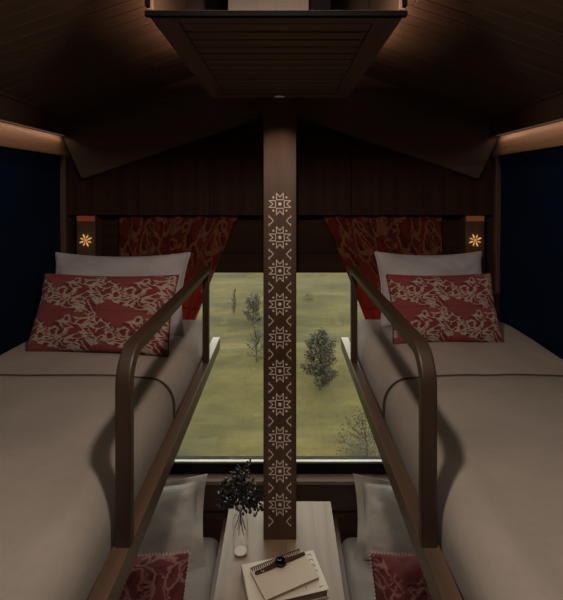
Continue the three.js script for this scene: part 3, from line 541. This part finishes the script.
{ // bottle vase
  const k = TH / 363, vx = 0.015 + (240.5 - 283.5) * k, vz = k * 460 , R = 0.0315, H = 0.19;
  const o = thing('glass_vase', 'tall clear glass bottle vase standing on the table beside the pillar', 'vase', P(vx, TH - 0.0004, vz));
  const out = [[0, 0], [R - 0.004, 0], [R, 0.004], [R, H - 0.052], [R - 0.003, H - 0.045], [0.021, H - 0.037], [0.0178, H - 0.03], [0.0175, H - 0.006], [0.0205, H - 0.002], [0.0205, H]], inn = [[0.0178, H], [0.0152, H - 0.006], [0.0152, H - 0.031], [0.019, H - 0.04], [R - 0.0055, H - 0.047], [R - 0.0025, H - 0.054], [R - 0.0025, 0.009], [R - 0.006, 0.006], [0, 0.006]];
  local('glass_body', new THREE.LatheGeometry([...out, ...inn].map(([x, y]) => new THREE.Vector2(x, y)), 56), new THREE.MeshPhysicalMaterial({ color: C(1), roughness: 0.01, transmission: 1, thickness: 0, ior: 1.5 }), o);
  const bs = new THREE.CylinderGeometry(R - 0.006, R - 0.006, 0.003, 40); bs.translate(0, 0.0078, 0); local('pebble_base', bs, new THREE.MeshStandardMaterial({ color: C(0.72, 0.66, 0.57), roughness: 0.7 }), o, 'pale disc at the bottom');
  // dark dried sprigs
  const sm_ = new THREE.MeshStandardMaterial({ color: C(0.05, 0.04, 0.022), roughness: 0.8 }), bm = new THREE.MeshPhysicalMaterial({ color: C(0.006, 0.0045, 0.007), roughness: 0.35 }), hm = new THREE.MeshStandardMaterial({ color: C(0.55, 0.52, 0.52), roughness: 0.6 });
  const RR = rng(77);
  const ends = [[-0.078, 0.235, 0.02], [0.078, 0.225, 0.01], [-0.062, 0.275, 0.0], [-0.03, 0.31, -0.03], [0.012, 0.36, 0.0], [0.03, 0.30, 0.03], [0.065, 0.26, -0.01], [-0.045, 0.245, 0.035], [0.045, 0.225, 0.03], [0.0, 0.285, 0.045]];
  ends.forEach(([ex, ey, ez]) => {
    const g = thing('dried_sprig', 'dark dried flower sprig standing in the glass vase', 'flower', o.position.clone(), 'dark dried sprigs in the glass vase');
    const foot = new THREE.Vector3(-ex * 0.28, 0.06 + RR() * 0.06, -ez * 0.3), neck = new THREE.Vector3(clamp(ex * 0.2, -0.009, 0.009), H - 0.01, clamp(ez * 0.2, -0.009, 0.009)), tip = new THREE.Vector3(ex, ey - 0.018, ez);
    const cv = new THREE.CatmullRomCurve3([foot, neck, neck.clone().lerp(tip, 0.5).add(new THREE.Vector3(0, 0.008, 0)), tip]); local('stem', new THREE.TubeGeometry(cv, 24, 0.0012, 5), sm_, g);
    const tw = [], be = [], hi = [];
    for (let k = 0; k < 34; k++) {
      const p = cv.getPoint(0.66 + 0.34 * RR()), q = p.clone().add(new THREE.Vector3((RR() - 0.5) * 0.055, (RR() - 0.4) * 0.05, (RR() - 0.5) * 0.055));
      tw.push(new THREE.TubeGeometry(new THREE.CatmullRomCurve3([p, p.clone().lerp(q, 0.5).add(new THREE.Vector3(0, 0.004, 0)), q]), 5, 0.0006, 4));
      const b = new THREE.IcosahedronGeometry(0.0052 + RR() * 0.0046, 1); b.scale(1, 0.3 + RR() * 0.5, 0.6 + RR() * 0.5); b.rotateZ(RR() * 6); b.rotateX(RR() * 6); b.translate(q.x, q.y, q.z); be.push(b);
      if (k % 7 === 0) { const l = new THREE.SphereGeometry(0.0042, 7, 5); l.scale(1.5, 0.16, 0.6); l.rotateZ((RR() - 0.5) * 1.5); l.rotateY(RR() * 6); l.translate(q.x + 0.006 * (RR() - 0.5), q.y + 0.006, q.z + 0.004); hi.push(l); }
    }
    local('twigs', mergeGeometries(tw), sm_, g); local('berries', mergeGeometries(be.map((b) => { const m = mergeVertices(b.deleteAttribute('uv')); m.deleteAttribute('normal'); m.computeVertexNormals(); return m; })), bm, g); for (const l of hi) local('petal', l, hm, g);
  });
}

// ------------------------------------------------------------------ outside: hillside and bushes
const GD = 5.0;
const ground = (x, z) => { const far = Math.max(0, z - 26); return -GD + CY + 0.0022 * far * far * (far < 60 ? 1 : 0) + (far >= 60 ? 7.9 + (far - 60) * 0.2 : 0) + (vnoise(x * 0.16 + 50, z * 0.3 + 50, 1e9, 1e9, 3) - 0.5) * 0.55 + (vnoise(x * 0.5 + 50, z * 1.1 + 50, 1e9, 1e9, 4) - 0.5) * 0.14; };
{
  const nx = 150, nz = 190, pos = [], uv = [], idx = [], col = [];
  for (let j = 0; j <= nz; j++) for (let i = 0; i <= nx; i++) { const t = j / nz, z = 3.2 + 130 * t * t, x = (i / nx - 0.5) * (60 + z * 1.6); pos.push(x, ground(x, z), -z); uv.push(x, z); const n = 0.55 * vnoise(x * 0.35 + 90, z * 0.9 + 90, 1e9, 1e9, 12) + 0.45 * vnoise(x * 1.3 + 90, z * 3 + 90, 1e9, 1e9, 13), k = clamp((n - 0.25) * 1.9); col.push(lerp(0.5, 1.18, k), lerp(0.56, 1.17, k), lerp(0.56, 1.2, k)); }
  for (let j = 0; j < nz; j++) for (let i = 0; i < nx; i++) { const a = j * (nx + 1) + i; idx.push(a, a + 1, a + nx + 2, a, a + nx + 2, a + nx + 1); }
  const g = new THREE.BufferGeometry(); g.setAttribute('position', new THREE.Float32BufferAttribute(pos, 3)); g.setAttribute('uv', new THREE.Float32BufferAttribute(uv, 2)); g.setAttribute('color', new THREE.Float32BufferAttribute(col, 3)); g.setIndex(idx); g.computeVertexNormals();
  const gm = dataTex(512, 512, (u, v, x, y) => { const n = 0.4 * vnoise(u * 10, v * 24, 10, 24, 1) + 0.35 * vnoise(u * 40, v * 60, 40, 60, 2) + 0.25 * hash(x, y >> 1, 3); return [toS(lerp(0.068, 0.146, n)), toS(lerp(0.058, 0.116, n)), toS(lerp(0.0155, 0.031, n))]; }, true, [0.25, 0.25]);
  const m = shade(new THREE.Mesh(g, new THREE.MeshStandardMaterial({ map: gm, vertexColors: true, roughness: 1 }))); m.name = 'grass_ground'; m.userData = { kind: 'structure' }; scene.add(m);
}
const leafM = [C(0.078, 0.072, 0.042), C(0.088, 0.080, 0.044), C(0.10, 0.088, 0.05)].map((c) => new THREE.MeshStandardMaterial({ color: c, roughness: 0.9, side: THREE.DoubleSide }));
const barkM = new THREE.MeshStandardMaterial({ color: C(0.06, 0.05, 0.035), roughness: 0.95 });
function bush(px, py, wpx, hpx, kind, dens, label, seed, shape) {       // foot seen at pixel (px,py): its distance follows from the ground there
  let z = GD * 460 / (py - 190), x = 0; for (let i = 0; i < 6; i++) { x = 0.015 + (px - 283.5) * z / 460; z = (CY - ground(x, z)) * 460 / (py - 190); }
  const w = wpx * z / 460, h = hpx * z / 460, R = rng(seed), y0 = ground(x, z);
  const o = thing('bush', label, 'bush', new THREE.Vector3(x, y0 - 0.03, -z), 'bushes on the hillside');
  const br = [], lf = [], tips = [];
  br.push(tube([new THREE.Vector3(0, -0.05, 0), new THREE.Vector3(w * 0.02, h * 0.3, 0), new THREE.Vector3(-w * 0.02, h * 0.8, 0)], h * 0.014, 12, 6));
  for (let k = 0; k < 46; k++) { const a = R() * 6.283, t = 0.1 + 0.9 * R(), rad = w / 2 * shape(t) * (0.55 + 0.5 * R()), p0 = new THREE.Vector3(0, h * t * 0.65, 0), p1 = new THREE.Vector3(Math.cos(a) * rad, h * Math.min(1, t + 0.02), Math.sin(a) * rad); br.push(tube([p0, p0.clone().lerp(p1, 0.5).add(new THREE.Vector3(0, -h * 0.015, 0)), p1], h * 0.0045, 6, 4)); tips.push([p0, p1]); }
  const ls = 0.065 * Math.sqrt(h / 1.6), P3 = [];
  for (let k = 0; k < dens; k++) { const [a, b] = tips[Math.floor(R() * tips.length)], c = a.clone().lerp(b, 0.35 + 0.68 * Math.sqrt(R())).add(new THREE.Vector3(R() - 0.5, R() - 0.45, R() - 0.5).multiplyScalar(w * 0.17)); const d = new THREE.Vector3(R() - 0.5, R() - 0.2, R() - 0.5).normalize(), e = new THREE.Vector3(R() - 0.5, R() - 0.5, R() - 0.5).cross(d).normalize(); const L = ls * (0.6 + 0.8 * R()), q = [c, c.clone().addScaledVector(d, L * .5).addScaledVector(e, L * .28), c.clone().addScaledVector(d, L), c.clone().addScaledVector(d, L * .5).addScaledVector(e, -L * .28)]; for (const i of [0, 1, 2, 0, 2, 3]) P3.push(q[i].x, q[i].y, q[i].z); }
  const g = new THREE.BufferGeometry(); g.setAttribute('position', new THREE.Float32BufferAttribute(P3, 3)); g.computeVertexNormals();
  local('branches', mergeGeometries(br), barkM, o); const f = local('foliage', g, leafM[kind], o); f.userData.kind = 'stuff'; return o;
}
const egg = (t) => t < 0.14 ? 0.12 : Math.pow(Math.sin(Math.PI * Math.pow(clamp((t - 0.1) * 0.98 + 0.06), 0.8)), 0.8), tall = (t) => 0.35 + 0.75 * Math.sin(Math.PI * clamp(t * 0.8 + 0.15)), wide = (t) => 0.5 + 0.6 * Math.sin(Math.PI * clamp(t * 0.7 + 0.2));
bush(320, 390, 37, 60, 0, 5200, 'dark green bush on the grass to the right of the pillar', 1, egg);
bush(253, 324, 17, 30, 0, 1500, 'small dark bush at the upper left beside the pillar', 2, tall);
bush(256, 362, 22, 38, 2, 420, 'thin pale shrub just below the small dark bush', 3, tall);
bush(366, 468, 60, 52, 1, 900, 'sparse twiggy shrub near the right foot of the window', 4, wide);
bush(308, 300, 12, 8, 1, 260, 'tiny far shrub high on the slope right of the pillar', 5, wide);
bush(234, 314, 5, 26, 1, 120, 'slim far sapling high on the slope left of the pillar', 6, tall);

renderer.render(scene, camera);
